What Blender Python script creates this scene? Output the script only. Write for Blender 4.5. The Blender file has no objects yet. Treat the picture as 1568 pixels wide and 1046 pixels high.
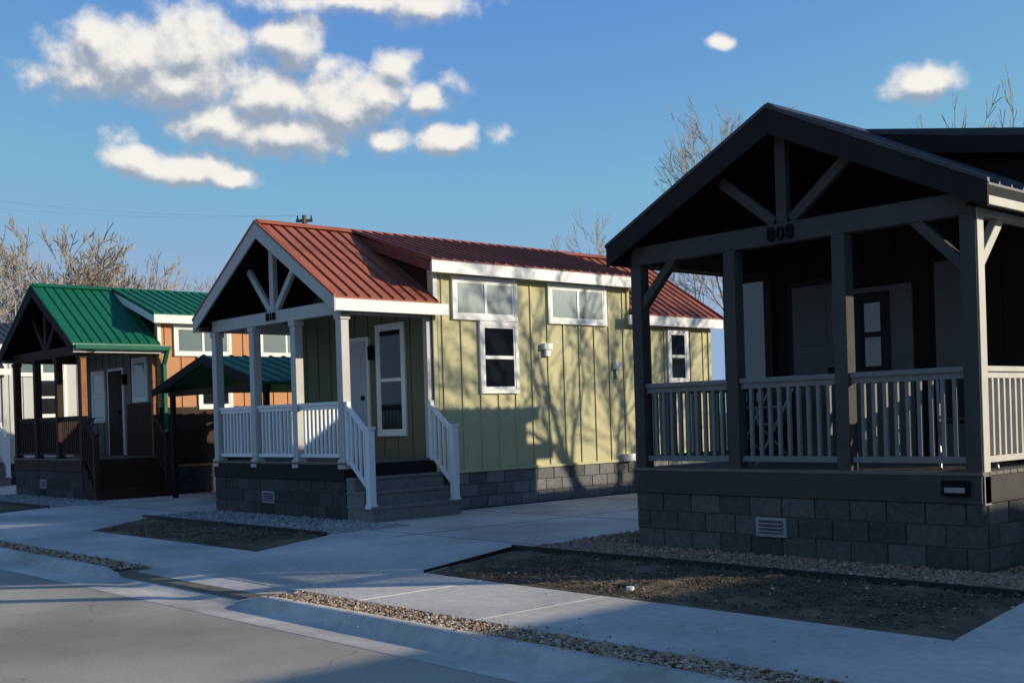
import bpy, math, random
import numpy as np
from mathutils import Vector, Matrix, noise as mnoise
random.seed(3); rng=np.random.default_rng(5)
S=bpy.context.scene
S.view_settings.view_transform='Standard'
try: S.view_settings.look='None'
except Exception: pass
S.view_settings.exposure=0
FP=1770.0
F=Vector((-0.7396,0.6730,0)).normalized(); R=Vector((F.y,-F.x,0)); H=1.5; ROLL=0.03
def uv(x,y):
    a=x-784; b=641-y
    return a+ROLL*b, b-ROLL*a
# ---------------------------------------------------------------- materials
def nt(m):
    m.use_nodes=True; t=m.node_tree; return t,t.nodes,t.links
def M(name,col,rough=.6,var=.15,scale=3.0,bump=.0,bscale=60,metal=0,spec=.4,island=0.0,var2=0.0,scale2=.4,stretch=None,coat=0,crack=0):
    m=bpy.data.materials.new(name); t,N,L=nt(m); bs=N['Principled BSDF']
    bs.inputs['Roughness'].default_value=rough; bs.inputs['Metallic'].default_value=metal
    bs.inputs['Specular IOR Level'].default_value=spec
    if coat: bs.inputs['Coat Weight'].default_value=coat; bs.inputs['Coat Roughness'].default_value=.03
    tc=N.new('ShaderNodeTexCoord'); vec=tc.outputs['Object']
    if stretch:
        mp=N.new('ShaderNodeMapping'); mp.inputs['Scale'].default_value=stretch; L.new(vec,mp.inputs[0]); vec=mp.outputs[0]
    n=N.new('ShaderNodeTexNoise'); n.inputs['Scale'].default_value=scale; n.inputs['Detail'].default_value=5; n.inputs['Roughness'].default_value=.65
    L.new(vec,n.inputs['Vector'])
    mr=N.new('ShaderNodeMapRange'); mr.inputs[1].default_value=.3; mr.inputs[2].default_value=.7
    mr.inputs[3].default_value=1-var; mr.inputs[4].default_value=1+var; L.new(n.outputs[0],mr.inputs[0])
    val=mr.outputs[0]
    def mul(v1,v2):
        mu=N.new('ShaderNodeMath'); mu.operation='MULTIPLY'; L.new(v1,mu.inputs[0]); L.new(v2,mu.inputs[1]); return mu.outputs[0]
    if var2:
        n2=N.new('ShaderNodeTexNoise'); n2.inputs['Scale'].default_value=scale2; n2.inputs['Detail'].default_value=4; L.new(vec,n2.inputs['Vector'])
        m2=N.new('ShaderNodeMapRange'); m2.inputs[1].default_value=.35; m2.inputs[2].default_value=.65; m2.inputs[3].default_value=1-var2; m2.inputs[4].default_value=1+var2; L.new(n2.outputs[0],m2.inputs[0])
        val=mul(val,m2.outputs[0])
    if island:
        g=N.new('ShaderNodeNewGeometry'); m3=N.new('ShaderNodeMapRange'); m3.inputs[3].default_value=1-island; m3.inputs[4].default_value=1+island
        L.new(g.outputs['Random Per Island'],m3.inputs[0]); val=mul(val,m3.outputs[0])
    if crack:
        nw=N.new('ShaderNodeTexNoise'); nw.inputs['Scale'].default_value=1.5; nw.inputs['Detail'].default_value=4; L.new(vec,nw.inputs['Vector'])
        va=N.new('ShaderNodeVectorMath'); va.operation='ADD'; L.new(vec,va.inputs[0]); L.new(nw.outputs['Color'],va.inputs[1])
        vo=N.new('ShaderNodeTexVoronoi'); vo.feature='DISTANCE_TO_EDGE'; vo.inputs['Scale'].default_value=crack; L.new(va.outputs[0],vo.inputs['Vector'])
        m4=N.new('ShaderNodeMapRange'); m4.inputs[1].default_value=.0; m4.inputs[2].default_value=.006; m4.inputs[3].default_value=.75; m4.inputs[4].default_value=1; L.new(vo.outputs['Distance'],m4.inputs[0]); val=mul(val,m4.outputs[0])
    vm=N.new('ShaderNodeVectorMath'); vm.operation='SCALE'; vm.inputs[0].default_value=col; L.new(val,vm.inputs['Scale'])
    L.new(vm.outputs[0],bs.inputs['Base Color'])
    if bump:
        nb=N.new('ShaderNodeTexNoise'); nb.inputs['Scale'].default_value=bscale; nb.inputs['Detail'].default_value=4; L.new(tc.outputs['Object'],nb.inputs['Vector'])
        bp=N.new('ShaderNodeBump'); bp.inputs['Strength'].default_value=bump; bp.inputs['Distance'].default_value=.02; L.new(nb.outputs[0],bp.inputs['Height']); L.new(bp.outputs[0],bs.inputs['Normal'])
    return m
def island_colors(name,cols,rough=.8):
    m=bpy.data.materials.new(name); t,N,L=nt(m); bs=N['Principled BSDF']; bs.inputs['Roughness'].default_value=rough; bs.inputs['Specular IOR Level'].default_value=.2
    g=N.new('ShaderNodeNewGeometry'); r=N.new('ShaderNodeValToRGB'); r.color_ramp.interpolation='LINEAR'
    e=r.color_ramp.elements
    while len(e)<len(cols): e.new(.5)
    for i,c in enumerate(cols): e[i].position=i/(len(cols)-1); e[i].color=(*c,1)
    L.new(g.outputs['Random Per Island'],r.inputs[0]); L.new(r.outputs[0],bs.inputs['Base Color'])
    return m
m_concrete=M('concrete',(.56,.495,.41),.85,.13,9,.25,120,var2=.22,scale2=.55,spec=.2,island=.06)
m_curb=M('curb_concrete',(.55,.485,.40),.85,.16,7,.3,90,var2=.22,scale2=.8,spec=.2)
m_joint=M('joint',(.09,.085,.08),.9,.2)
m_asphalt=M('asphalt',(.40,.34,.265),.85,.15,60,.35,200,var2=.24,scale2=.45,spec=.2,crack=.35)
m_soil=M('soil',(.15,.11,.072),.95,.4,5,.9,45,var2=.35,scale2=.9,spec=.1)
m_dirt=M('dirt_ground',(.16,.14,.10),.95,.3,2,.5,20,var2=.3,scale2=.05,spec=.1)
m_edge=M('edging_black',(.015,.015,.015),.5,.2)
m_white=M('white_paint',(.84,.79,.69),.5,.05,2,var2=.05)
m_rail=M('white_vinyl',(.84,.80,.74),.4,.03,2)
m_bark=M('bark',(.17,.14,.115),.9,.3,6,.4,30)
m_bark2=M('bark_pale',(.36,.30,.23),.9,.25,6)
m_glass=M('window_glass',(.012,.015,.018),.04,.2,.8,spec=.9,coat=.4)
m_glassd=M('window_glass_dim',(.012,.014,.016),.06,.2,.8,spec=.45)
m_metal=M('grey_metal',(.3,.3,.3),.5,.1,3,metal=.4)
m_black=M('black_metal',(.012,.012,.012),.8,.1,3,spec=.05)
m_glassb=bpy.data.materials.new('blind_glass')
def mkblind():
    t,N,L=nt(m_glassb); bs=N['Principled BSDF']; tc=N.new('ShaderNodeTexCoord'); s=N.new('ShaderNodeSeparateXYZ'); L.new(tc.outputs['Object'],s.inputs[0])
    m1=N.new('ShaderNodeMath'); m1.operation='MULTIPLY'; m1.inputs[1].default_value=30; L.new(s.outputs[2],m1.inputs[0])
    m2=N.new('ShaderNodeMath'); m2.operation='FRACT'; L.new(m1.outputs[0],m2.inputs[0])
    m3=N.new('ShaderNodeMath'); m3.operation='GREATER_THAN'; m3.inputs[1].default_value=.3; L.new(m2.outputs[0],m3.inputs[0])
    mx=N.new('ShaderNodeMix'); mx.data_type='RGBA'; L.new(m3.outputs[0],mx.inputs[0]); mx.inputs[6].default_value=(.09,.13,.13,1); mx.inputs[7].default_value=(.14,.195,.185,1)
    L.new(mx.outputs[2],bs.inputs['Base Color']); bs.inputs['Roughness'].default_value=.3; bs.inputs['Coat Weight'].default_value=.8; bs.inputs['Coat Roughness'].default_value=.02
mkblind()
# ---------------------------------------------------------------- mesh builder
class MB:
    def __init__(s): s.v=[];s.f=[];s.m=[];s.mats=[]
    def mi(s,mat):
        if mat not in s.mats: s.mats.append(mat)
        return s.mats.index(mat)
    def hexa(s,p,mat):
        b=len(s.v); s.v+= [tuple(q) for q in p]; k=s.mi(mat)
        for q in ((0,3,2,1),(4,5,6,7),(0,1,5,4),(1,2,6,5),(2,3,7,6),(3,0,4,7)):
            s.f.append(tuple(b+i for i in q)); s.m.append(k)
    def box(s,x0,x1,y0,y1,z0,z1,mat):
        if x0>x1:x0,x1=x1,x0
        if y0>y1:y0,y1=y1,y0
        if z0>z1:z0,z1=z1,z0
        s.hexa([(x0,y0,z0),(x1,y0,z0),(x1,y1,z0),(x0,y1,z0),(x0,y0,z1),(x1,y0,z1),(x1,y1,z1),(x0,y1,z1)],mat)
    def bar(s,p,q,w,h,mat,ref=(0,1,0)):
        p=Vector(p);q=Vector(q);d=(q-p).normalized(); r=Vector(ref); a=(r-d*r.dot(d)).normalized()*w/2; c=d.cross(a).normalized()*h/2
        s.hexa([p-a-c,p+a-c,p+a+c,p-a+c,q-a-c,q+a-c,q+a+c,q-a+c],mat)
    def prism(s,pts,mat,axis='y',a0=0,a1=1):
        b=len(s.v);n=len(pts);k=s.mi(mat)
        for a in (a0,a1):
            for (u,w) in pts: s.v.append((u,a,w) if axis=='y' else ((a,u,w) if axis=='x' else (u,w,a)))
        s.f.append(tuple(range(b,b+n)));s.f.append(tuple(range(b+2*n-1,b+n-1,-1)));s.m+=[k,k]
        for i in range(n):
            j=(i+1)%n; s.f.append((b+i,b+n+i,b+n+j,b+j)); s.m.append(k)
    def tube(s,p,q,r0,r1,n,mat):
        p=Vector(p);q=Vector(q);d=(q-p).normalized(); a=d.orthogonal().normalized(); c=d.cross(a); b=len(s.v);k=s.mi(mat)
        for (o,r) in ((p,r0),(q,r1)):
            for i in range(n):
                t=2*math.pi*i/n; s.v.append(tuple(o+a*math.cos(t)*r+c*math.sin(t)*r))
        for i in range(n):
            j=(i+1)%n; s.f.append((b+i,b+j,b+n+j,b+n+i)); s.m.append(k)
        s.f.append(tuple(b+i for i in range(n-1,-1,-1)));s.f.append(tuple(b+n+i for i in range(n)));s.m+=[k,k]
    def obj(s,name,parent=None,bevel=0,fix=True):
        me=bpy.data.meshes.new(name); me.from_pydata(s.v,[],s.f)
        for m in s.mats: me.materials.append(m)
        me.polygons.foreach_set('material_index',s.m)
        if fix:
            import bmesh
            bm=bmesh.new(); bm.from_mesh(me); bmesh.ops.recalc_face_normals(bm,faces=bm.faces); bm.to_mesh(me); bm.free()
        o=bpy.data.objects.new(name,me); S.collection.objects.link(o)
        if parent: o.parent=parent
        if bevel:
            bv=o.modifiers.new('b','BEVEL'); bv.width=bevel; bv.segments=1; bv.limit_method='ANGLE'
        return o
def empty(name,loc):
    e=bpy.data.objects.new(name,None); e.location=loc; S.collection.objects.link(e); return e
# ---------------------------------------------------------------- house
W=2.08; HE=2.27; EZ=3.44
def house(name,xc,yw,c):
    E=empty(name,(xc,yw,0)); zr=c['ridge']; L=c['L']; yp=c.get('yp',1.8); d0=yp+.02; d1=c.get('dend',6.65); OV=c.get('ov',.22)
    wall,trim,fas,roof,blk,ceil,rail=c['wall'],c['trim'],c['fascia'],c['roof'],c['block'],c['ceil'],c['rail']
    fwall=c.get('fwall',wall); seam=c.get('seam',roof); blks=c.get('blockside',blk); cheek=c.get('cheek',wall)
    # blocks
    b=MB(); bx=.40; bh=.203; g=.011
    def course(face,a0,a1):
        for k in range(3):
            a=a0-(bx/2 if k%2 else 0)
            while a<a1-.01:
                s0=max(a,a0)+g/2; s1=min(a+bx,a1)-g/2
                if s1-s0>.03:
                    o=random.uniform(0,.008)
                    z0=k*bh+g/2; z1=(k+1)*bh-g/2
                    if face=='F': b.box(s0,s1,-.0-o,.1,z0,z1,blk)
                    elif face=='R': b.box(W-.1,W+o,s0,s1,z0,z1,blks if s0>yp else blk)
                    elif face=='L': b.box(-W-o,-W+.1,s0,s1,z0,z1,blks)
                a+=bx
    course('F',-W,W); course('R',.105,L); course('L',.105,L)
    b.obj('block_foundation',E,.006)
    b=MB(); mort=c['mortar']; b.box(-W+.014,W-.014,.014,L,-.1,.6,mort)
    b.obj('foundation_core',E)
    b=MB()
    for vx in (-.2,):
        b.box(vx-.19,vx+.19,-.03,0,.2,.4,m_metal); b.box(vx-.15,vx+.15,-.034,-.03,.23,.37,blk)
        for i in range(3): b.box(vx-.15,vx+.15,-.04,-.034,.25+i*.04,.262+i*.04,m_metal)
    b.obj('foundation_vent',E)
    # deck
    b=MB(); skirt=c['skirt']
    b.box(-W,W,-.02,.03,.61,.86,skirt); b.box(W-.03,W+.012,.031,yp,.61,.86,skirt); b.box(-W-.012,-W+.03,.031,yp,.61,.86,skirt)
    for i in range(int(yp/.14)+1):
        y=-.03+i*.14
        b.box(-W-.02,W+.02,y,min(y+.132,yp),.861,.895,c['deck'])
    b.obj('porch_deck',E,.004)
    DZ=.895
    # walls
    b=MB(); lowz=.611
    dr=c.get('dormR',True); dl=c.get('dormL',True)
    DE=4.13
    slope=(zr-EZ)/HE
    def gable(y0,y1,mat):
        b.prism([(-W,lowz),(W,lowz),(W,EZ-.1+slope*.19-.03),(0,zr-.1),(-W,EZ-.1+slope*.19-.03)],mat,'y',y0,y1)
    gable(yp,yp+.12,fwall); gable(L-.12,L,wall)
    for s,dm in ((1,dr),(-1,dl)):
        b.box(s*(W-.12),s*W-s*.001,yp+.12,L-.12,lowz,3.42,wall)
        if dm:
            b.box(s*(W-.12),s*W,d0,d1,3.42,3.98,wall)
            for (ya,yb) in ((d0,d0+.1),(d1-.1,d1)):
                b.prism([(s*(W-.121),3.3),(s*.15,zr-.14),(s*.3,zr-.16),(s*(W-.121),3.97)],cheek,'y',ya,yb)
    def FB(face,a0,a1,o0,o1,z0,z1,mat,bb=None):
        bb=bb or b
        if face=='F': bb.box(a0,a1,yp-o1,yp-o0,z0,z1,mat)
        elif face=='R': bb.box(W+o0,W+o1,a0,a1,z0,z1,mat)
        else: bb.box(-W-o1,-W-o0,a0,a1,z0,z1,mat)
    a=yp+.22
    while a<L-.1:
        for f,dm in (('R',dr),('L',dl)):
            FB(f,a-.02,a+.02,0,.018,.66,(3.95 if (dm and d0<a<d1) else 3.36),wall)
        a+=.405
    a=-W+.3
    while a<W-.1:
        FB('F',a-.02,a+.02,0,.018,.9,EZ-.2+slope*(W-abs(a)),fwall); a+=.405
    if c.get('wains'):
        FB('F',.45,W,.0,.03,.9,2.12,c['wains']); FB('R',yp,L,.0,.028,.67,2.0,c['wains'])  # dark lower cladding; on the side wall it paints in the shadow
    for (p0,p1,q0,q1,pm) in c.get('panels',[]): FB('F',p0,p1,0,.026,q0,q1,pm)
    b.obj('walls',E)
    # trim
    b=MB(); wt=c.get('wtrim',trim)
    for f in 'RL':
        FB(f,yp-.0,yp+.09,0,.022,.66,3.3,wall)
        FB(f,L-.09,L,0,.024,.66,3.3,wall)
        FB(f,yp+.09,L-.09,0,.03,.611,.66,wall)
        if (dr if f=='R' else dl):
            FB(f,d0,d0+.09,0,.026,3.36,3.95,c.get('dtrim',wt))
            FB(f,d1-.07,d1,0,.026,3.36,3.95,wall)
    def window(f,a0,a1,z0,z1,kind,glass=m_glass,fr=None):
        fr=fr or wt; t=.085
        FB(f,a0,a1,.0,.045,z1-t,z1,fr); FB(f,a0,a1,.0,.05,z0,z0+t,fr)
        FB(f,a0,a0+t,.0,.043,z0+t,z1-t,fr); FB(f,a1-t,a1,.0,.043,z0+t,z1-t,fr)
        FB(f,a0+t,a1-t,.0,.03,z0+t,z1-t,glass)
        i=.035; A0,A1,Z0,Z1=a0+t,a1-t,z0+t,z1-t; sh=c.get('sash',m_white)
        FB(f,A0,A1,.022,.036,Z1-i,Z1,sh);FB(f,A0,A1,.022,.036,Z0,Z0+i,sh);FB(f,A0,A0+i,.022,.035,Z0+i,Z1-i,sh);FB(f,A1-i,A1,.022,.035,Z0+i,Z1-i,sh)
        if kind=='slide':
            m=(A0+A1)/2; FB(f,m-.03,m+.03,.022,.04,Z0+i,Z1-i,sh)
        elif kind=='hung':
            m=(Z0+Z1)/2; FB(f,A0+i,A1-i,.022,.04,m-.03,m+.03,sh)
    for f,dm in (('R',dr),('L',dl)):
        if dm:
            window(f,2.22,3.70,3.19,3.93,'slide',m_glassb); window(f,4.45,6.0,3.19,3.93,'slide',m_glassb)
        window(f,2.80,3.70,1.94,3.187,'hung',m_glass)
        window(f,7.75,8.4,2.10,3.2,'hung',m_glass)
    for w in c['front']:
        window('F',*w)
    if c.get('door'):
        a0,a1=c['door']; dm_=c.get('doorm',trim)
        FB('F',a0,a1,0,.04,.896,3.02,fas); FB('F',a0+.08,a1-.08,.04,.055,.9,2.95,dm_)
        for zz in (1.1,1.55,2.25):
            FB('F',a0+.2,a1-.2,.055,.065,zz,zz+(.35 if zz<2 else .5),dm_)
        FB('F',a1-.17,a1-.12,.055,.11,1.9,1.98,m_black)
        if not c.get('panels'): FB('F',a1+.06,a1+.14,.0,.1,2.6,2.85,m_black)
    FB('R',4.28,4.5,0,.09,2.72,2.83,m_white); FB('R',4.33,4.45,.02,.07,2.6,2.72,m_white)
    FB('R',6.15,6.3,0,.10,2.38,2.52,m_white); FB('R',6.2,6.25,.0,.05,2.2,2.38,m_metal)
    FB('R',6.35,6.6,0,.12,.62,.76,m_white)
    b.obj('windows_doors_trim',E,.004)
    # roof
    b=MB(); T=.05
    def slab(s,x_a,z_a,x_b,z_b,ya,yb,mat,ribs=True,cl=True):
        b.hexa([(s*x_a,ya,z_a-T),(s*x_b,ya,z_b-T),(s*x_b,yb,z_b-T),(s*x_a,yb,z_a-T),(s*x_a,ya,z_a),(s*x_b,ya,z_b),(s*x_b,yb,z_b),(s*x_a,yb,z_a)],mat)
        if ribs:
            n=max(1,round((yb-ya)/.235)); st=(yb-ya-.04)/n
            for i in range(n+1):
                y=ya+.02+i*st
                b.hexa([(s*x_a,y-.018,z_a),(s*x_b,y-.018,z_b),(s*x_b,y+.018,z_b),(s*x_a,y+.018,z_a),(s*x_a,y-.008,z_a+.028),(s*x_b,y-.008,z_b+.028),(s*x_b,y+.008,z_b+.028),(s*x_a,y+.008,z_a+.028)],seam)
    for s,dm in ((1,dr),(-1,dl)):
        if dm:
            slab(s,.012,zr,HE,EZ,-OV,d0+.0,roof); slab(s,.012,zr,HE,EZ,d1,L+.2,roof)
            slab(s,.012,zr+.02,HE+.02,DE+.02,d0-.16,d1+.12,c.get('droof',roof))
        else:
            slab(s,.012,zr,HE,EZ,-OV,L+.2,roof)
    b.prism([(-.13,zr-.03),(0,zr+.055),(.13,zr-.03)],roof,'y',-OV,L+.2)
    b.obj('metal_roof',E)
    # fascia
    b=MB()
    for s,dm in ((1,dr),(-1,dl)):
        def eave(ya,yb,x,zt,h=.19): b.box(s*(x-.03),s*(x+.012),ya,yb,zt-T-h+.03,zt-T*.5,fas)
        if dm:
            eave(-OV,d0+.18,HE,EZ); eave(d1-.2,L+.2,HE,EZ); eave(d0-.16,d1+.12,HE+.02,DE+.02,.20)
            for ya in (d0-.16,d1+.09):
                b.hexa([(s*.15,ya,zr-.26),(s*(HE-.01),ya,DE-.19),(s*(HE-.01),ya+.03,DE-.19),(s*.15,ya+.03,zr-.26),(s*.15,ya,zr-.04),(s*(HE-.01),ya,DE-.035),(s*(HE-.01),ya+.03,DE-.035),(s*.15,ya+.03,zr-.04)],c.get('dfas',fas))
            b.box(s*(W+.003),s*(HE-.032),d0-.1,d1+.08,3.95,3.975,fas)
        else: eave(-OV,L+.2,HE,EZ)
        if c.get('litstrip') and s>0: b.box(HE+.013,HE+.02,-OV,d0+.18,EZ-.20,EZ-.12,c['litstrip'])  # pale strip paints sunlight along the side eave
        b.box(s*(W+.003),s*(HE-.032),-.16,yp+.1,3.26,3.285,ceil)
        for ya,yb in ((-OV-.03,-OV+.005),(L+.195,L+.23)):
            b.hexa([(0,ya,zr-.27),(s*(HE+.02),ya,EZ-.225),(s*(HE+.02),yb,EZ-.225),(0,yb,zr-.27),(0,ya,zr-.01),(s*(HE+.02),ya,EZ-.005),(s*(HE+.02),yb,EZ-.005),(0,yb,zr-.01)],c.get('rake',fas))
            b.hexa([(0,ya-.012,zr-.01),(s*(HE+.03),ya-.012,EZ-.01),(s*(HE+.03),yb,EZ-.01),(0,yb,zr-.01),(0,ya-.012,zr+.035),(s*(HE+.03),ya-.012,EZ+.03),(s*(HE+.03),yb,EZ+.03),(0,yb,zr+.035)],roof)
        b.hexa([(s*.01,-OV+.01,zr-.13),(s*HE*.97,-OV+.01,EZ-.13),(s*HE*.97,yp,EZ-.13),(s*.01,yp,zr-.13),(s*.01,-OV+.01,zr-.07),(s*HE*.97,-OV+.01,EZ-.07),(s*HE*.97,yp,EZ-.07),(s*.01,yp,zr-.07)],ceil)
    b.obj('fascia_and_soffit',E,.003)
    # posts, beams, truss
    b=MB(); ps=.075; px=[-W+ps,-W+ps+(2*W-2*ps)/3,W-ps-(2*W-2*ps)/3,W-ps]; tb=c.get('postbase',True); side=c.get('sidebeam',trim)
    for x in px:
        b.box(x-ps,x+ps,.0,.15,DZ-.32 if c.get('longpost') else DZ,3.21,trim)
        if tb:
            b.box(x-ps-.02,x+ps+.02,-.02,.17,3.12,3.205,trim)
            b.box(x-ps-.02,x+ps+.02,-.022,.17,DZ-.1,DZ+.04,trim)
    b.box(-W,W,.015,.135,3.211,3.42,trim)
    for s in (1,-1):
        sd_=side if s>0 else trim
        b.box(s*(W-.14),s*(W-.005),.136,yp-.001,3.211,3.41,sd_)
        b.box(s*(W-.12),s*(W-.02),yp-.11,yp-.001,DZ,3.21,sd_)
        if c.get('brace'):
            b.bar((s*(W-.1),.075,2.72),(s*(W-.62),.075,3.24),.09,.1,trim)
            b.bar((s*(W-.07),.12,2.72),(s*(W-.07),.62,3.24),.09,.1,sd_,(1,0,0))
    if side is not trim: b.box(W+.0005,W+.012,.02,.15,DZ-.3,3.42,side)  # added thin board paints the sunlit side of the corner post
    b.box(-.065,.065,.03,.12,3.421,zr-.2,trim)
    for s in (1,-1):
        b.bar((s*.10,.075,3.44),(s*.78,.075,zr-.30-slope*.78+.08),.075,.11,trim)
    b.obj('porch_posts_and_truss',E,.006)
    # rails
    b=MB()
    def railx(x0,x1,y):
        b.box(x0,x1,y-.045,y+.045,1.80,1.85,rail); b.box(x0,x1,y-.02,y+.02,1.74,1.8,rail); b.box(x0,x1,y-.03,y+.03,.97,1.03,rail)
        n=int((x1-x0)/.115); 
        for i in range(1,n): 
            x=x0+(x1-x0)*i/n; b.box(x-.02,x+.02,y-.02,y+.02,1.03,1.74,rail)
    def raily(y0,y1,x,rail=rail):
        b.box(x-.045,x+.045,y0,y1,1.80,1.85,rail); b.box(x-.02,x+.02,y0,y1,1.74,1.8,rail); b.box(x-.03,x+.03,y0,y1,.97,1.03,rail)
        n=int((y1-y0)/.115)
        for i in range(1,n):
            y=y0+(y1-y0)*i/n; b.box(x-.02,x+.02,y-.02,y+.02,1.03,1.74,rail)
    for i in range(3): railx(px[i]+ps+.001,px[i+1]-ps-.001,.075)
    raily(.151,yp-.12,-W+.08)
    if not c.get('steps'): raily(.151,yp-.12,W-.08,c.get('siderail',rail))
    else:
        sr=c.get('stairrail',rail)
        for y in (.06,yp-.1):
            b.box(W+.54,W+.65,y-.055,y+.055,.2,1.40,sr); b.box(W+.525,W+.665,y-.07,y+.07,1.4,1.44,sr); b.box(W+.525,W+.665,y-.07,y+.07,.2,.26,sr)
            b.bar((W-.02,y,1.80),(W+.56,y,1.34),.07,.06,sr); b.bar((W-.02,y,.98),(W+.56,y,.48),.05,.05,sr)
            b.box(W-.001,W+.07,y-.04,y+.04,.86,1.84,sr)
            for i in range(1,5):
                x=W+i*.112+.01; f=(x-W)/.56
                b.box(x-.018,x+.018,y-.018,y+.018,.98-.5*f,1.78-.46*f,sr)
        st=c['steps']
        for i in range(3):
            zt=.66-.215*i; x1=W+.23*(i+1)
            b.box(W+.014,x1,.012+.002*i,yp-.05-.002*i,.0,zt-.04,st)
            b.box(W+.014,x1+.02,.0-.002*i,yp-.03+.002*i,zt-.04,zt,c.get('tread',st))
    b.obj('porch_railing',E,.003)
    return E
def blockmat(n,col): return M(n,col,.9,.25,14,1.0,55,island=.34,spec=.2)
m_mortd=M('mortar_dark',(.10,.10,.095),.9,.1)
m_blk_dark=blockmat('block_charcoal',(.075,.07,.063)); m_blk_grey=blockmat('block_grey',(.105,.095,.082)); m_blk_side=blockmat('block_charcoal_lit',(.19,.18,.16))  # last one is the charcoal block lightened to paint in the lit side
m_olive=M('olive_siding',(.565,.495,.262),.7,.05,3,var2=.07,spec=.25)
m_red=M('red_metal',(.37,.108,.055),.5,.12,2,metal=0,var2=.14,scale2=.7,spec=.2)
m_redseam=M('red_seam',(.18,.055,.033),.5,.1,3,spec=.2)
m_redd=M('red_metal_weathered',(.25,.07,.042),.5,.12,2,var2=.14,scale2=.7,spec=.2)
m_char=M('charcoal_siding',(.016,.014,.012),.85,.08,3,spec=.08); m_charroof=M('charcoal_roof',(.045,.045,.045),.5,.12,4,metal=.1)
m_chartrim=M('charcoal_trim',(.026,.023,.02),.8,.1,3,spec=.12)
m_ctrim=M('greige_trim',(.075,.065,.054),.8,.12,4,var2=.1,spec=.15); m_csunlit=M('sunlit_side_trim',(.54,.48,.38),.6,.1,4); m_crail=M('grey_rail',(.22,.20,.175),.7,.10,5,spec=.2)  # second one is the trim's sunlit tone, painted on the side faces
m_orange=M('orange_siding',(.55,.235,.09),.65,.06,3); m_green=M('green_metal',(.010,.13,.065),.5,.10,2,metal=0,var2=.1,spec=.2)
m_brown=M('brown_stain',(.055,.03,.019),.7,.2,6,spec=.15); m_dark=M('dark_trim',(.02,.018,.017),.7,.1,4,spec=.15); m_woodlit=M('sunlit_side_wood',(.32,.13,.055),.7,.2,8,spec=.2)  # last one paints the sunlit side face of the brown trim
m_taupe=M('taupe_siding',(.19,.17,.13),.7,.1,4)
m_panel=M('grey_panel',(.10,.095,.085),.7,.12,2,spec=.2)
m_deckg=M('deck_boards',(.16,.13,.10),.7,.2,8); m_pale=M('pale_siding',(.55,.52,.46),.65,.05,3)
m_step=M('step_concrete',(.20,.18,.155),.85,.15,9,.3,70); m_doorw=M('door_paint',(.45,.45,.45),.45,.03,2); m_doorg=M('door_grey',(.09,.085,.078),.6,.05,2,spec=.2)
m_gtrim=M('white_post_paint',(.52,.475,.41),.55,.05,2,var2=.06)
m_soff=M('soffit_dark',(.014,.012,.009),.85,.1,spec=.08); m_cheek=M('cheek_shaded',(.05,.02,.013),.8,.1,spec=.1)  # cheek colour carries the shade on the dormer front
m_fol=M('olive_siding_shaded',(.17,.155,.085),.7,.05,3,var2=.06,spec=.25)  # same olive, darkened to paint in the porch shade
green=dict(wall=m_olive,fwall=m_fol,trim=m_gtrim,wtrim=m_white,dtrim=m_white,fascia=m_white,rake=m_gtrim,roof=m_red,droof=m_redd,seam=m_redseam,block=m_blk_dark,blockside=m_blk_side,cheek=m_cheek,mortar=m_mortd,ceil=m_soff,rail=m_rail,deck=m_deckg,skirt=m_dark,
  ridge=4.90,L=9.15,dormL=True,steps=m_step,dfas=m_redseam,sash=m_white,front=[(.52,1.35,1.26,3.2,'hung',m_glassd)],door=(-.62,.30),doorm=m_doorw)
char=dict(wall=m_char,trim=m_ctrim,sidebeam=m_csunlit,siderail=m_csunlit,litstrip=m_csunlit,postbase=False,wtrim=m_dark,dtrim=m_dark,fascia=m_chartrim,rake=m_chartrim,roof=m_charroof,block=m_blk_grey,mortar=m_mortd,ceil=m_soff,rail=m_crail,deck=m_deckg,skirt=m_ctrim,
  panels=[(-.33,.47,.9,2.86,m_panel),(.74,1.28,.9,3.05,m_panel)],
  ridge=4.57,L=10.2,dend=10.0,ov=.15,dormR=True,dormL=True,brace=True,longpost=True,sash=m_dark,front=[(-1.95,-1.38,1.5,3.2,'x',m_glass),(-.24,.2,1.85,2.80,'hung',m_glass)],door=(-1.15,-.40),doorm=m_doorg)
orange=dict(wall=m_orange,fwall=m_taupe,wains=m_brown,trim=m_brown,sidebeam=m_woodlit,wtrim=m_white,dtrim=m_white,fascia=m_white,rake=m_dark,roof=m_green,block=m_blk_dark,cheek=m_soff,mortar=m_mortd,ceil=m_soff,rail=m_brown,deck=m_deckg,skirt=m_brown,  # soffit colour on the cheeks paints in the dormer shade
  ridge=4.92,L=9.6,steps=m_brown,brace=False,sash=m_white,front=[(-1.6,-.8,1.7,3.0,'hung',m_glassb),(.8,1.6,2.15,3.2,'x',m_glassb)],door=(-.62,.30),doorm=m_brown)
pale=dict(orange); pale.update(wall=m_pale,fwall=m_pale,wains=None,trim=m_gtrim,sidebeam=m_gtrim,rake=m_white,roof=m_charroof,rail=m_rail,skirt=m_pale,steps=m_step,doorm=m_doorw)
Y0=10.05
H808=house('charcoal_porch_house',-6.86,Y0-.03,char); H808.scale=(.985,1,1)
HG=house('olive_porch_house',-17.05,Y0+.05,green)
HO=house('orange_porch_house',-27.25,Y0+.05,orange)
HP=house('pale_porch_house',-37.4,Y0,pale)
HR=house('grey_porch_house',5.0,Y0,dict(char,wall=m_pale,dormR=False,dormL=False,ridge=4.65,dend=6.65))
HB=house('rear_row_house',-3.6,24.5,dict(pale,dormR=False,dormL=False,steps=None,roof=m_charroof))
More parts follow.
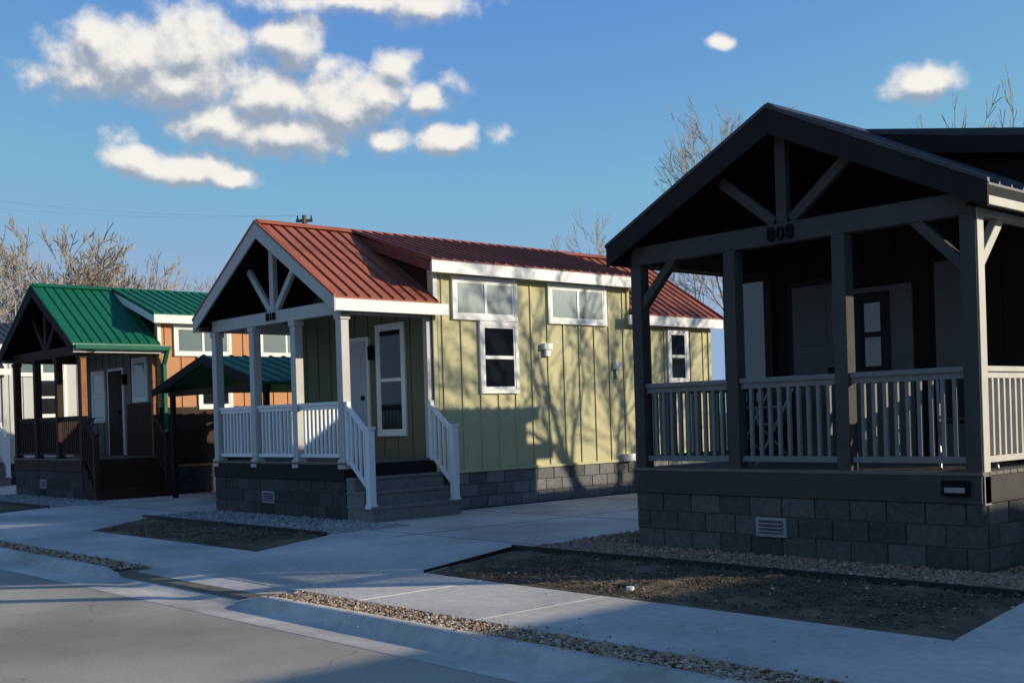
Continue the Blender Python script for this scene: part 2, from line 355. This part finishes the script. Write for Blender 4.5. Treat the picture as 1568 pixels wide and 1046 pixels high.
def number(txt,parent,x,z,size,mat):
    cu=bpy.data.curves.new('house_number','FONT'); cu.body=txt; cu.size=size; cu.extrude=.008; cu.align_x='CENTER'; cu.space_character=1.15; cu.offset=.004
    o=bpy.data.objects.new('house_number',cu); o.location=(x,.0,z); o.rotation_euler=(math.radians(90),0,0); cu.materials.append(mat); S.collection.objects.link(o); o.parent=parent
number('808',H808,.0,3.245,.20,m_black); number('818',HG,.0,3.27,.18,m_black)
b=MB(); b.box(1.72,1.98,-.07,-.021,.68,.82,m_black); b.box(1.75,1.95,-.078,-.07,.71,.76,m_metal); b.obj('meter_box',H808,.005)
b=MB(); b.tube((2.33,-.1,3.34),(2.33,.3,3.30),.05,.05,8,m_green); b.box(2.3,2.41,-.2,2.0,3.3,3.40,m_green)
b.box(2.12,2.2,1.9,1.98,.75,3.0,m_green); b.bar((2.34,1.94,3.3),(2.16,1.94,3.0),.08,.08,m_green); b.bar((2.16,1.94,.85),(2.4,1.94,.6),.08,.08,m_green); b.obj('gutter_and_downspout',HO)
# carport
C=empty('green_roof_carport',(-21.6,11.4,0)); b=MB()
for x in (-2.0,1.95):
    for y in (.1,3.6): b.box(x-.05,x+.05,y-.05,y+.05,0,2.3,m_dark)
b.box(-2.1,2.05,.04,.16,2.2,2.33,m_brown); b.box(-2.1,2.05,3.54,3.66,2.2,2.33,m_brown)
for s in (1,-1):
    b.hexa([(0,-.2,2.9),(s*2.3,-.2,2.28),(s*2.3,3.9,2.28),(0,3.9,2.9),(0,-.2,2.97),(s*2.3,-.2,2.35),(s*2.3,3.9,2.35),(0,3.9,2.97)],m_green)
    for i in range(14):
        y=-.18+i*.31; b.hexa([(0,y-.02,2.97),(s*2.3,y-.02,2.35),(s*2.3,y+.02,2.35),(0,y+.02,2.97),(0,y-.01,3.0),(s*2.3,y-.01,2.38),(s*2.3,y+.01,2.38),(0,y+.01,3.0)],m_green)
    b.hexa([(0,-.24,2.78),(s*2.32,-.24,2.2),(s*2.32,-.2,2.2),(0,-.2,2.78),(0,-.24,2.97),(s*2.32,-.24,2.35),(s*2.32,-.2,2.35),(0,-.2,2.97)],m_dark)
b.obj('frame_and_roof',C,.004)
b=MB()
for i in range(34):
    x=-25.0+i*.17
    b.box(x,x+.155,13.2,13.23,0.03,1.95,m_brown)
b.box(-25,-19.3,13.231,13.28,.4,.5,m_brown); b.box(-25,-19.3,13.231,13.28,1.4,1.5,m_brown); b.obj('wood_fence')
def chair(parent,x,y,z,rot,mat,fab):
    b=MB()
    for s in (-.25,.25):
        b.tube((s,-.25,0),(s,.25,.85),.014,.014,6,mat); b.tube((s,.25,0),(s,-.22,.45),.014,.014,6,mat)
        b.tube((s,-.22,.45),(s,.1,.45),.014,.014,6,mat); b.tube((s,-.24,.64),(s,.16,.64),.016,.016,6,mat); b.tube((s,-.22,.45),(s,-.24,.64),.012,.012,6,mat)
    b.hexa([(-.25,-.22,.44),(.25,-.22,.44),(.25,.12,.42),(-.25,.12,.42),(-.25,-.22,.46),(.25,-.22,.46),(.25,.12,.44),(-.25,.12,.44)],fab)
    b.hexa([(-.25,.12,.48),(.25,.12,.48),(.25,.14,.48),(-.25,.14,.48),(-.25,.28,.92),(.25,.28,.92),(.25,.30,.92),(-.25,.30,.92)],fab)
    o=b.obj('folding_chair'); o.location=(x,y,z); o.rotation_euler=(0,0,rot)
chair(None,-5.3,10.75,.9,.5,m_metal,m_dark); chair(None,-7.9,11.1,.9,-.4,m_metal,m_dark); chair(None,-27.6,11.0,.9,.2,m_metal,m_dark)
# ---------------------------------------------------------------- ground
def sheet(name,pts,mat,z,thick=.1):
    b=MB(); b.prism(pts,mat,'z',z-thick,z); return b.obj(name)
b=MB(); prof=[(-3000,-.03),(-3.35,-.03),(-3.2,-.2),(4.9,-.2),(5.2,-.03),(3000,-.03)]; k=b.mi(m_dirt)
for (y,z) in prof: b.v+=[(-3000,y,z),(3000,y,z)]
for i in range(len(prof)-1): b.f.append((2*i,2*i+1,2*i+3,2*i+2)); b.m.append(k)
b.obj('ground')
b=MB(); b.box(-120,60,-3.0,4.68,-.19,-.07,m_asphalt); b.obj('road')
b=MB(); b.box(-120,60,-3.34,-3.0,-.19,.03,m_curb); b.obj('far_kerb',None,.02)
drives=[(-12.3,-9.0),(-3.5,.9),(-22.5,-17.4),(-33,-29.3)]
def low(x):
    v=0
    for a,c_ in drives:
        t=min((x-a+.0)/.5,(c_-x)/.5); t=max(0,min(1,t+.2)); v=max(v,t*t*(3-2*t))
    return v
hi=[(4.62,-.068),(4.70,-.064),(4.97,-.088),(5.02,-.07),(5.08,-.01),(5.12,.018),(5.19,.022),(5.212,.0),(5.22,-.06),(5.60,-.06)]
lo=[(4.62,-.068),(4.70,-.064),(4.97,-.083),(5.02,-.08),(5.08,-.072),(5.12,-.062),(5.19,-.05),(5.212,-.047),(5.22,-.046),(5.60,-.004)]
b=MB(); k=b.mi(m_curb); xs=np.arange(-120,60.01,.2)
for x in xs:
    f=low(x)
    for (p,q) in zip(hi,lo): b.v.append((x,p[0]*(1-f)+q[0]*f,p[1]*(1-f)+q[1]*f))
n=len(hi)
for i in range(len(xs)-1):
    for j in range(n-1): b.f.append((i*n+j,i*n+j+1,(i+1)*n+j+1,(i+1)*n+j)); b.m.append(k)
o=b.obj('kerb_and_gutter',None,0,False)
for p in o.data.polygons: p.use_smooth=True
b=MB(); x=-60.0+.1
while x<25: b.box(x,x+1.512,5.61,7.03,-.1,random.uniform(-.002,.0015),m_concrete); x+=1.522
b.obj('sidewalk',None,.006)
sheet('driveway',[(-12.35,7.04),(-9.1,7.04),(-9.9,8.95),(-10.05,26),(-14.9,26),(-14.9,9.6),(-13.25,8.6)],m_concrete,-.002)
sheet('driveway',[(-3.6,7.04),(.9,7.04),(1.6,8.9),(1.6,26),(-3.95,26),(-3.92,8.9)],m_concrete,-.002)
sheet('driveway',[(-22.5,7.04),(-17.3,7.04),(-19.0,8.9),(-19.3,9.6),(-19.3,26),(-24.9,26),(-24.9,9.6),(-23.4,8.6)],m_concrete,-.002)
sheet('driveway',[(-33,7.04),(-28.6,7.04),(-29.4,8.9),(-29.5,26),(-34.9,26),(-34.9,9.6)],m_concrete,-.002)
b=MB()
for (x0,x1,ys) in ((-14.9,-10.0,(9.4,12.4,15.4,18.4)),(-3.95,1.6,(9.0,12,15)),(-24.9,-19.3,(9.6,12.6,15.6))):
    for y in ys: b.box(x0,x1,y,y+.01,-.05,.0015,m_joint)
b.box(-12.3,-12.29,9.0,26,-.05,.0015,m_joint)
b.obj('driveway_joints')
def soil(name,poly,z=-.01,amp=.05,step=.06):
    xs_=[p[0] for p in poly]; ys_=[p[1] for p in poly]
    x0,x1,y0,y1=min(xs_),max(xs_),min(ys_),max(ys_)
    nx=int((x1-x0)/step)+1; ny=int((y1-y0)/step)+1
    def edges(y):
        xi=[]
        for i in range(len(poly)):
            a=poly[i]; c_=poly[(i+1)%len(poly)]
            if (a[1]-y)*(c_[1]-y)<=0 and a[1]!=c_[1]: xi.append(a[0]+(c_[0]-a[0])*(y-a[1])/(c_[1]-a[1]))
        return min(xi),max(xi)
    b=MB(); k=b.mi(m_soil)
    for j in range(ny+1):
        y=y0+(y1-y0)*j/ny; a,c_=edges(min(max(y,y0+1e-4),y1-1e-4))
        for i in range(nx+1):
            x=a+(c_-a)*i/nx; e=min(1,min(i,nx-i,j,ny-j)/3)
            h=mnoise.fractal(Vector((x*2.2,y*2.2,1)),1,2,5)*amp+abs(mnoise.noise(Vector((x*9,y*9,3))))*amp*.7
            b.v.append((x,y,z+e*(.012+h*.8)))
    for j in range(ny):
        for i in range(nx): q=j*(nx+1)+i; b.f.append((q,q+1,q+nx+2,q+nx+1)); b.m.append(k)
    o=b.obj(name,None,0,False)
    return o
S808=[(-9.08,7.05),(-3.62,7.05),(-3.9,8.93),(-9.85,8.93)]
soil('soil_bed',S808)
soil('soil_bed',[(-17.25,7.05),(-12.4,7.05),(-13.3,8.62),(-18.7,8.62)])
soil('soil_bed',[(-28.5,7.05),(-22.6,7.05),(-23.4,8.6),(-29.0,8.6)])
def pebbles(name,regions,dens,size,mat,z=0,flat=.6):
    oct_=np.array([(1,0,0),(-1,0,0),(0,1,0),(0,-1,0),(0,0,1),(0,0,-1)],float)
    F8=np.array([(0,2,4),(2,1,4),(1,3,4),(3,0,4),(2,0,5),(1,2,5),(3,1,5),(0,3,5)])
    P=[]
    for (x0,x1,y0,y1) in regions:
        n_=int((x1-x0)*(y1-y0)*dens); P.append(np.c_[rng.uniform(x0,x1,n_),rng.uniform(y0,y1,n_)])
    P=np.vstack(P); n_=len(P); sc=size*rng.lognormal(0,.35,n_)
    sc=np.minimum(sc,size*2)
    V=oct_[None]*rng.uniform(.65,1.25,(n_,6,1))+rng.normal(0,.13,(n_,6,3)); V*=sc[:,None,None]; V[:,:,2]*=flat
    th=rng.uniform(0,6.28,n_); c_,s_=np.cos(th),np.sin(th); X=V[:,:,0]*c_[:,None]-V[:,:,1]*s_[:,None]; Y=V[:,:,0]*s_[:,None]+V[:,:,1]*c_[:,None]
    V=np.stack([X+P[:,0:1],Y+P[:,1:2],V[:,:,2]+z+(sc*flat*.5)[:,None]+rng.uniform(0,.012,n_)[:,None]],-1).reshape(-1,3)
    Fc=(F8[None]+6*np.arange(n_)[:,None,None]).reshape(-1,3)
    me=bpy.data.meshes.new(name); me.from_pydata(V.tolist(),[],Fc.tolist()); me.materials.append(mat)
    o=bpy.data.objects.new(name,me); S.collection.objects.link(o); return o
m_redgr=island_colors('red_gravel_mat',[(.18,.09,.06),(.36,.19,.12),(.25,.15,.11),(.46,.27,.17),(.28,.18,.14),(.55,.40,.28)])
m_tan=island_colors('tan_gravel_mat',[(.17,.11,.07),(.40,.25,.14),(.28,.18,.12),(.55,.38,.22),(.37,.28,.2),(.65,.53,.39)])
m_palegr=island_colors('pale_gravel_mat',[(.2,.2,.19),(.35,.33,.3),(.28,.27,.25),(.5,.48,.43)])
m_clod=island_colors('clod_mat',[(.07,.05,.035),(.14,.105,.07),(.10,.075,.05),(.22,.165,.11)])
sheet('gravel_base',[(-9.0,5.22),(-3.5,5.22),(-3.5,5.6),(-9.0,5.6)],m_soil,-.02,.03)
pebbles('gravel_strip',[(-9.05,-3.35,5.22,5.605)],2600,.0135,m_tan,-.018)
pebbles('gravel_spill',[(-9.0,-3.4,5.6,5.68),(-9.0,-3.4,5.12,5.22)],120,.009,m_tan,.012)
pebbles('gravel_strip',[(-17.4,-12.2,5.22,5.605),(-29.3,-22.5,5.22,5.605)],700,.017,m_tan,-.018)
sheet('gravel_base',[(-17.4,5.22),(-12.3,5.22),(-12.3,5.6),(-17.4,5.6)],m_soil,-.02,.03)
sheet('gravel_base',[(-9.88,8.97),(-3.93,8.97),(-3.93,10.03),(-8.9,10.03),(-8.9,22),(-10.03,22)],m_soil,-.012,.03)
pebbles('red_gravel_bed',[(-9.85,-3.93,8.99,10.02)],2400,.0155,m_redgr,-.01)
pebbles('red_gravel_bed',[(-10.0,-8.93,10.02,14.5),(-4.73,-3.95,10.02,14)],1000,.0155,m_redgr,-.01)
pebbles('pale_gravel_bed',[(-19.1,-13.4,8.68,10.1),(-29.3,-23.4,8.68,10.1)],700,.02,m_palegr,-.012)
pebbles('soil_clods',[(-9.0,-3.95,7.1,8.9)],600,.011,m_clod,.008); pebbles('soil_clods',[(-17.1,-13.3,7.1,8.6)],200,.018,m_clod,.01)
pebbles('scattered_stones',[(-9,-3.8,7.1,8.9)],14,.012,m_tan,.012)
pebbles('scattered_stones',[(-11,-3.6,5.65,7.0),(-10,-4,4.7,5.0)],8,.007,m_tan,.0)
b=MB()
b.bar((-9.9,8.95,.015),(-3.93,8.95,.015),.07,.02,m_edge,(0,0,1)); b.bar((-9.12,7.06,.0),(-9.9,8.93,.0),.05,.02,m_edge,(0,0,1))
b.bar((-19,8.65,.01),(-13.3,8.65,.01),.07,.02,m_edge,(0,0,1)); b.bar((-29,8.65,.01),(-23.3,8.65,.01),.07,.02,m_edge,(0,0,1))
b.obj('landscape_edging')
b=MB(); b.tube((-6.6,7.3,0),(-6.6,7.3,.05),.035,.035,12,m_white); b.tube((-6.75,7.45,0),(-6.75,7.45,.05),.09,.09,12,m_edge); b.obj('cleanout_cap')
b=MB(); m_dry=M('dry_grass',(.15,.12,.055),.9,.3,5)
for i in range(1300):
    x=random.uniform(-8.9,-3.9) if i<1100 else random.uniform(-17,-13.4); y=random.uniform(7.1,8.85) if i<1100 else random.uniform(7.1,8.5)
    if mnoise.noise(Vector((x*1.5,y*1.5,7)))<-.05: continue
    for k_ in range(4):
        a=random.uniform(0,6.28); l=random.uniform(.02,.06); w=.003
        dx,dy=math.cos(a)*l,math.sin(a)*l; q=len(b.v); z0=.0
        b.v+=[(x-w*math.sin(a),y+w*math.cos(a),z0),(x+w*math.sin(a),y-w*math.cos(a),z0),(x+dx,y+dy,z0+.03+random.uniform(0,.03))]; b.f.append((q,q+1,q+2)); b.m.append(b.mi(m_dry))
b.obj('dry_grass_tufts',None,0,False)
# ---------------------------------------------------------------- trees
def tree(b,base,h,mat,seed,maxd=6,spread=.55,r0=None,twig=1.0):
    rd=random.Random(seed); r0=r0 or h*.022
    def grow(p,d,l,r,dep):
        ns=3 if dep<3 else 2; seg=l/ns; q=p
        for i in range(ns):
            d=(d+Vector((rd.gauss(0,.12),rd.gauss(0,.12),rd.gauss(.04,.08)))).normalized(); q2=q+d*seg; ra=r*(1-.45*i/ns); rb=r*(1-.45*(i+1)/ns)
            b.tube(q,q2,max(ra,.004*twig),max(rb,.004*twig),7 if dep<2 else (4 if dep<4 else 3),mat)
            q=q2
            if dep<maxd and (i>0 or dep>0):
                for k in range(1 if dep<5 else 2):
                    if rd.random()<.85:
                        o=d.orthogonal().normalized(); o.rotate(Matrix.Rotation(rd.uniform(0,6.28),3,d)); nd=(d+o*rd.uniform(spread*.8,spread*1.7)+Vector((0,0,.12))).normalized()
                        grow(q,nd,l*rd.uniform(.55,.78),rb*.62,dep+1)
        if dep<maxd: grow(q,(d+Vector((rd.gauss(0,.2),rd.gauss(0,.2),.05))).normalized(),l*.75,r*.55,dep+1)
    grow(Vector(base),Vector((0,0,1)),h*.30,r0,0)
def px_tree(name,x,ytop,t,mat,seed,maxd=6,tw=1.6,sxy=1.0):
    u,v=uv(x,ytop); p=(F*t+R*(u/FP*t)); h=1.5+v*t/FP
    b=MB(); tree(b,(0,0,-.05),h*.95,mat,seed,maxd,.5,h*.016,tw); o=b.obj(name,None,0,False); o.location=(p.x,p.y,0)
    zmax=max(v_[2] for v_ in b.v); s=h/zmax; o.scale=(s*sxy,s*sxy,s)
for i,(x,y,t,sx) in enumerate([(12,345,52,1),(62,375,60,1),(-40,360,50,1),(138,338,58,.9),(215,380,66,.8),(35,350,56,1),(300,418,90,1),(262,415,95,1),(1112,160,46,.62),(1160,145,54,.65),(905,303,56,.65),(1432,120,34,.6),(180,378,60,1),(-5,365,58,1),(115,350,62,1),(85,375,66,1),(870,335,66,.8),(1068,205,60,.5)]):
    px_tree('bare_tree',x,y,t,m_bark2,20+i,6,4.6 if t>40 and x<400 else 3.2,sx)
for i,(x,y,h) in enumerate([(-8.1,22.6,9.5),(-6.6,23.8,10)]):
    b=MB(); tree(b,(0,0,0),h,m_bark,70+i,6,.5,.17,2.0); o=b.obj('bare_tree',None,0,False); o.location=(x,y,-.05)
b=MB(); rd=random.Random(9)
for i in range(26):
    ang=rd.uniform(-95,10)*math.pi/180; dist=rd.uniform(100,130); h=rd.uniform(5,8)
    tree(b,(math.sin(ang)*dist,math.cos(ang)*dist,0),h,m_bark2,200+i,4,.7,.12,6)
b.obj('distant_treeline',None,0,False)
def atpx(x,y,t):
    u,v=uv(x,y); p=F*t+R*(u/FP*t); return Vector((p.x,p.y,1.5+v*t/FP))
UP=empty('utility_pole',(0,0,0)); b=MB(); tp=atpx(466,330,42)
b.tube((tp.x,tp.y,-.05),tuple(tp),.13,.09,8,m_bark); b.bar(tp-R*.3+Vector((0,0,-.2)),tp+R*.3+Vector((0,0,-.2)),.1,.1,m_bark,(0,0,1)); b.tube(tp+Vector((.25,0,-.9)),tp+Vector((.25,0,-.45)),.14,.14,10,m_metal)
for k_ in (-.25,.25):
    a=tp+R*k_+Vector((0,0,-.15)); b.tube(a,a+Vector((0,0,.14)),.03,.02,6,m_black)
    pr=a+Vector((0,0,.14)); st=pr.copy(); en=atpx(-120,300+k_*30,46)
    for j in range(1,15):
        s_=j/14; q=st.lerp(en,s_)+Vector((0,0,-1.2*s_*(1-s_))); b.tube(pr,q,.003,.003,3,m_metal); pr=q
b.obj('pole_and_wires',UP,0,False)
# ---------------------------------------------------------------- light and sky
sd=Vector((1.0,1.0,.42)).normalized(); el=math.asin(sd.z); az=math.atan2(sd.x,sd.y)
ld=bpy.data.lights.new('sun','SUN'); ld.energy=5.0; ld.angle=math.radians(.5); ld.color=(1,.93,.78)
lo_=bpy.data.objects.new('sun',ld); lo_.rotation_euler=sd.to_track_quat('Z','Y').to_euler(); S.collection.objects.link(lo_)
w=bpy.data.worlds.new('World'); S.world=w; w.use_nodes=True; T_=w.node_tree; N=T_.nodes; Lk=T_.links; N.clear()
try: w.cycles.sampling_method='MANUAL'; w.cycles.sample_map_resolution=256
except Exception as e: print(e)
out=N.new('ShaderNodeOutputWorld'); sky=N.new('ShaderNodeTexSky'); sky.sky_type='NISHITA'; sky.sun_disc=False; sky.sun_elevation=el; sky.sun_rotation=az; sky.air_density=1.0; sky.dust_density=.1; sky.ozone_density=2.0
bg=N.new('ShaderNodeBackground'); bg.inputs[1].default_value=.138
def MT(tree_,op,a,b_=None,cl=False):
    n_=tree_.nodes.new('ShaderNodeMath'); n_.operation=op; n_.use_clamp=cl
    for i,v in enumerate((a,b_)):
        if v is None: continue
        if isinstance(v,(int,float)): n_.inputs[i].default_value=v
        else: tree_.links.new(v,n_.inputs[i])
    return n_.outputs[0]
blobs=[(145,60,36,28,1),(200,92,95,48,1),(290,82,80,55,1),(275,128,95,38,1),(130,120,70,28,.75),(445,68,42,38,1),(500,98,30,20,.6),(410,150,62,34,1),(520,160,80,44,1),(575,145,42,32,1),(440,205,95,34,.95),(345,192,80,30,.95),(595,220,34,20,.8),(605,105,32,24,1),(655,155,34,20,.9),(685,215,44,21,1.1),(212,247,44,19,1),(300,262,62,22,1.05),(345,272,42,15,1),(540,5,170,20,.7),(650,12,55,24,1),(1103,70,20,12,.9),(1412,128,42,26,1),(768,208,20,15,.5),(185,215,24,20,.4),(55,128,16,14,.4),(690,130,24,18,.4),(380,120,50,30,.6)]
g=bpy.data.node_groups.new('cloud_density','ShaderNodeTree')
g.interface.new_socket('V',in_out='INPUT',socket_type='NodeSocketVector'); g.interface.new_socket('D',in_out='OUTPUT',socket_type='NodeSocketFloat')
gi=g.nodes.new('NodeGroupInput'); go=g.nodes.new('NodeGroupOutput')
def VM(tree_,op,a,b_=None):
    n_=tree_.nodes.new('ShaderNodeVectorMath'); n_.operation=op
    for i,v in enumerate((a,b_)):
        if v is None: continue
        if isinstance(v,(tuple,list)): n_.inputs[i].default_value=v
        else: tree_.links.new(v,n_.inputs[i])
    return n_
def NZ(scale,detail,rough,vec):
    n_=g.nodes.new('ShaderNodeTexNoise'); n_.inputs['Scale'].default_value=scale; n_.inputs['Detail'].default_value=detail; n_.inputs['Roughness'].default_value=rough; g.links.new(vec,n_.inputs['Vector']); return n_
w1=NZ(1/60,2,.5,gi.outputs[0]); wv=VM(g,'MULTIPLY',VM(g,'SUBTRACT',w1.outputs['Color'],(.5,.5,.5)).outputs[0],(50,36,0)).outputs[0]
P_=VM(g,'ADD',gi.outputs[0],wv).outputs[0]
acc=None
for (x,y,rx,ry,s) in blobs:
    u,v=uv(x,y); A=math.atan2(u,FP)*FP; Ee=math.atan2(v,math.hypot(FP,u))*FP
    d=VM(g,'MULTIPLY',VM(g,'SUBTRACT',P_,(A,Ee,0)).outputs[0],(1/(rx*1.6),1/(ry*1.6),0)).outputs[0]
    l=VM(g,'LENGTH',d).outputs['Value']; q=MT(g,'MULTIPLY',MT(g,'SUBTRACT',1.0,l),s)
    if acc is None: acc=q
    else:
        n_=g.nodes.new('ShaderNodeMath'); n_.operation='SMOOTH_MAX'; g.links.new(acc,n_.inputs[0]); g.links.new(q,n_.inputs[1]); n_.inputs[2].default_value=.12; acc=n_.outputs[0]
n3=NZ(1/36,5,.6,gi.outputs[0]); dn=MT(g,'MULTIPLY',MT(g,'SUBTRACT',n3.outputs[0],.5),.8)
g.links.new(MT(g,'ADD',acc,dn),go.inputs[0])
tc=N.new('ShaderNodeTexCoord'); dv=tc.outputs['Generated']
dF=VM(T_,'DOT_PRODUCT',dv,tuple(F)).outputs['Value']; dR=VM(T_,'DOT_PRODUCT',dv,tuple(R)).outputs['Value']
A_=MT(T_,'MULTIPLY',MT(T_,'ARCTAN2',dR,dF),FP); sp=N.new('ShaderNodeSeparateXYZ'); Lk.new(dv,sp.inputs[0]); E_=MT(T_,'MULTIPLY',MT(T_,'ARCSINE',sp.outputs[2]),FP)
cb=N.new('ShaderNodeCombineXYZ'); Lk.new(A_,cb.inputs[0]); Lk.new(E_,cb.inputs[1])
tint=VM(T_,'MINIMUM',VM(T_,'MULTIPLY',sky.outputs[0],(.76,1.06,1.52)).outputs[0],(2.2,3.2,4.7)); Lk.new(tint.outputs[0],bg.inputs[0])
def dens(vec):
    n_=N.new('ShaderNodeGroup'); n_.node_tree=g; Lk.new(vec,n_.inputs[0]); return n_.outputs[0]
D0=dens(cb.outputs[0]); D1=dens(VM(T_,'ADD',cb.outputs[0],(8,24,0)).outputs[0])
def MR(val,a,b_,c_,d_):
    n_=N.new('ShaderNodeMapRange'); n_.interpolation_type='SMOOTHSTEP'; Lk.new(val,n_.inputs[0])
    for i,q in enumerate((a,b_,c_,d_)): n_.inputs[i+1].default_value=q
    return n_.outputs[0]
alpha=MR(D0,.06,.62,0,.97); lit=MR(MT(T_,'SUBTRACT',D0,D1),-.30,.34,0,1)
mx=N.new('ShaderNodeMix'); mx.data_type='RGBA'; Lk.new(lit,mx.inputs[0]); mx.inputs[6].default_value=(.33,.39,.48,1); mx.inputs[7].default_value=(.94,.90,.84,1)
bc=N.new('ShaderNodeBackground'); Lk.new(mx.outputs[2],bc.inputs[0]); bc.inputs[1].default_value=1
ms=N.new('ShaderNodeMixShader'); Lk.new(alpha,ms.inputs[0]); Lk.new(bg.outputs[0],ms.inputs[1]); Lk.new(bc.outputs[0],ms.inputs[2]); Lk.new(ms.outputs[0],out.inputs[0])
# ---------------------------------------------------------------- camera
cd=bpy.data.cameras.new('camera'); cam=bpy.data.objects.new('camera',cd); S.collection.objects.link(cam); S.camera=cam
cd.sensor_width=36; cd.lens=36*FP/1568; cd.shift_y=118/1568; cd.clip_end=6000; cd.clip_start=.05
Z=Vector((0,0,1)); cr=R*math.cos(ROLL)-Z*math.sin(ROLL); cu_=R*math.sin(ROLL)+Z*math.cos(ROLL); bk=-F
m=Matrix((cr,cu_,bk)).transposed().to_4x4(); m.translation=Vector((0,0,H)); cam.matrix_world=m
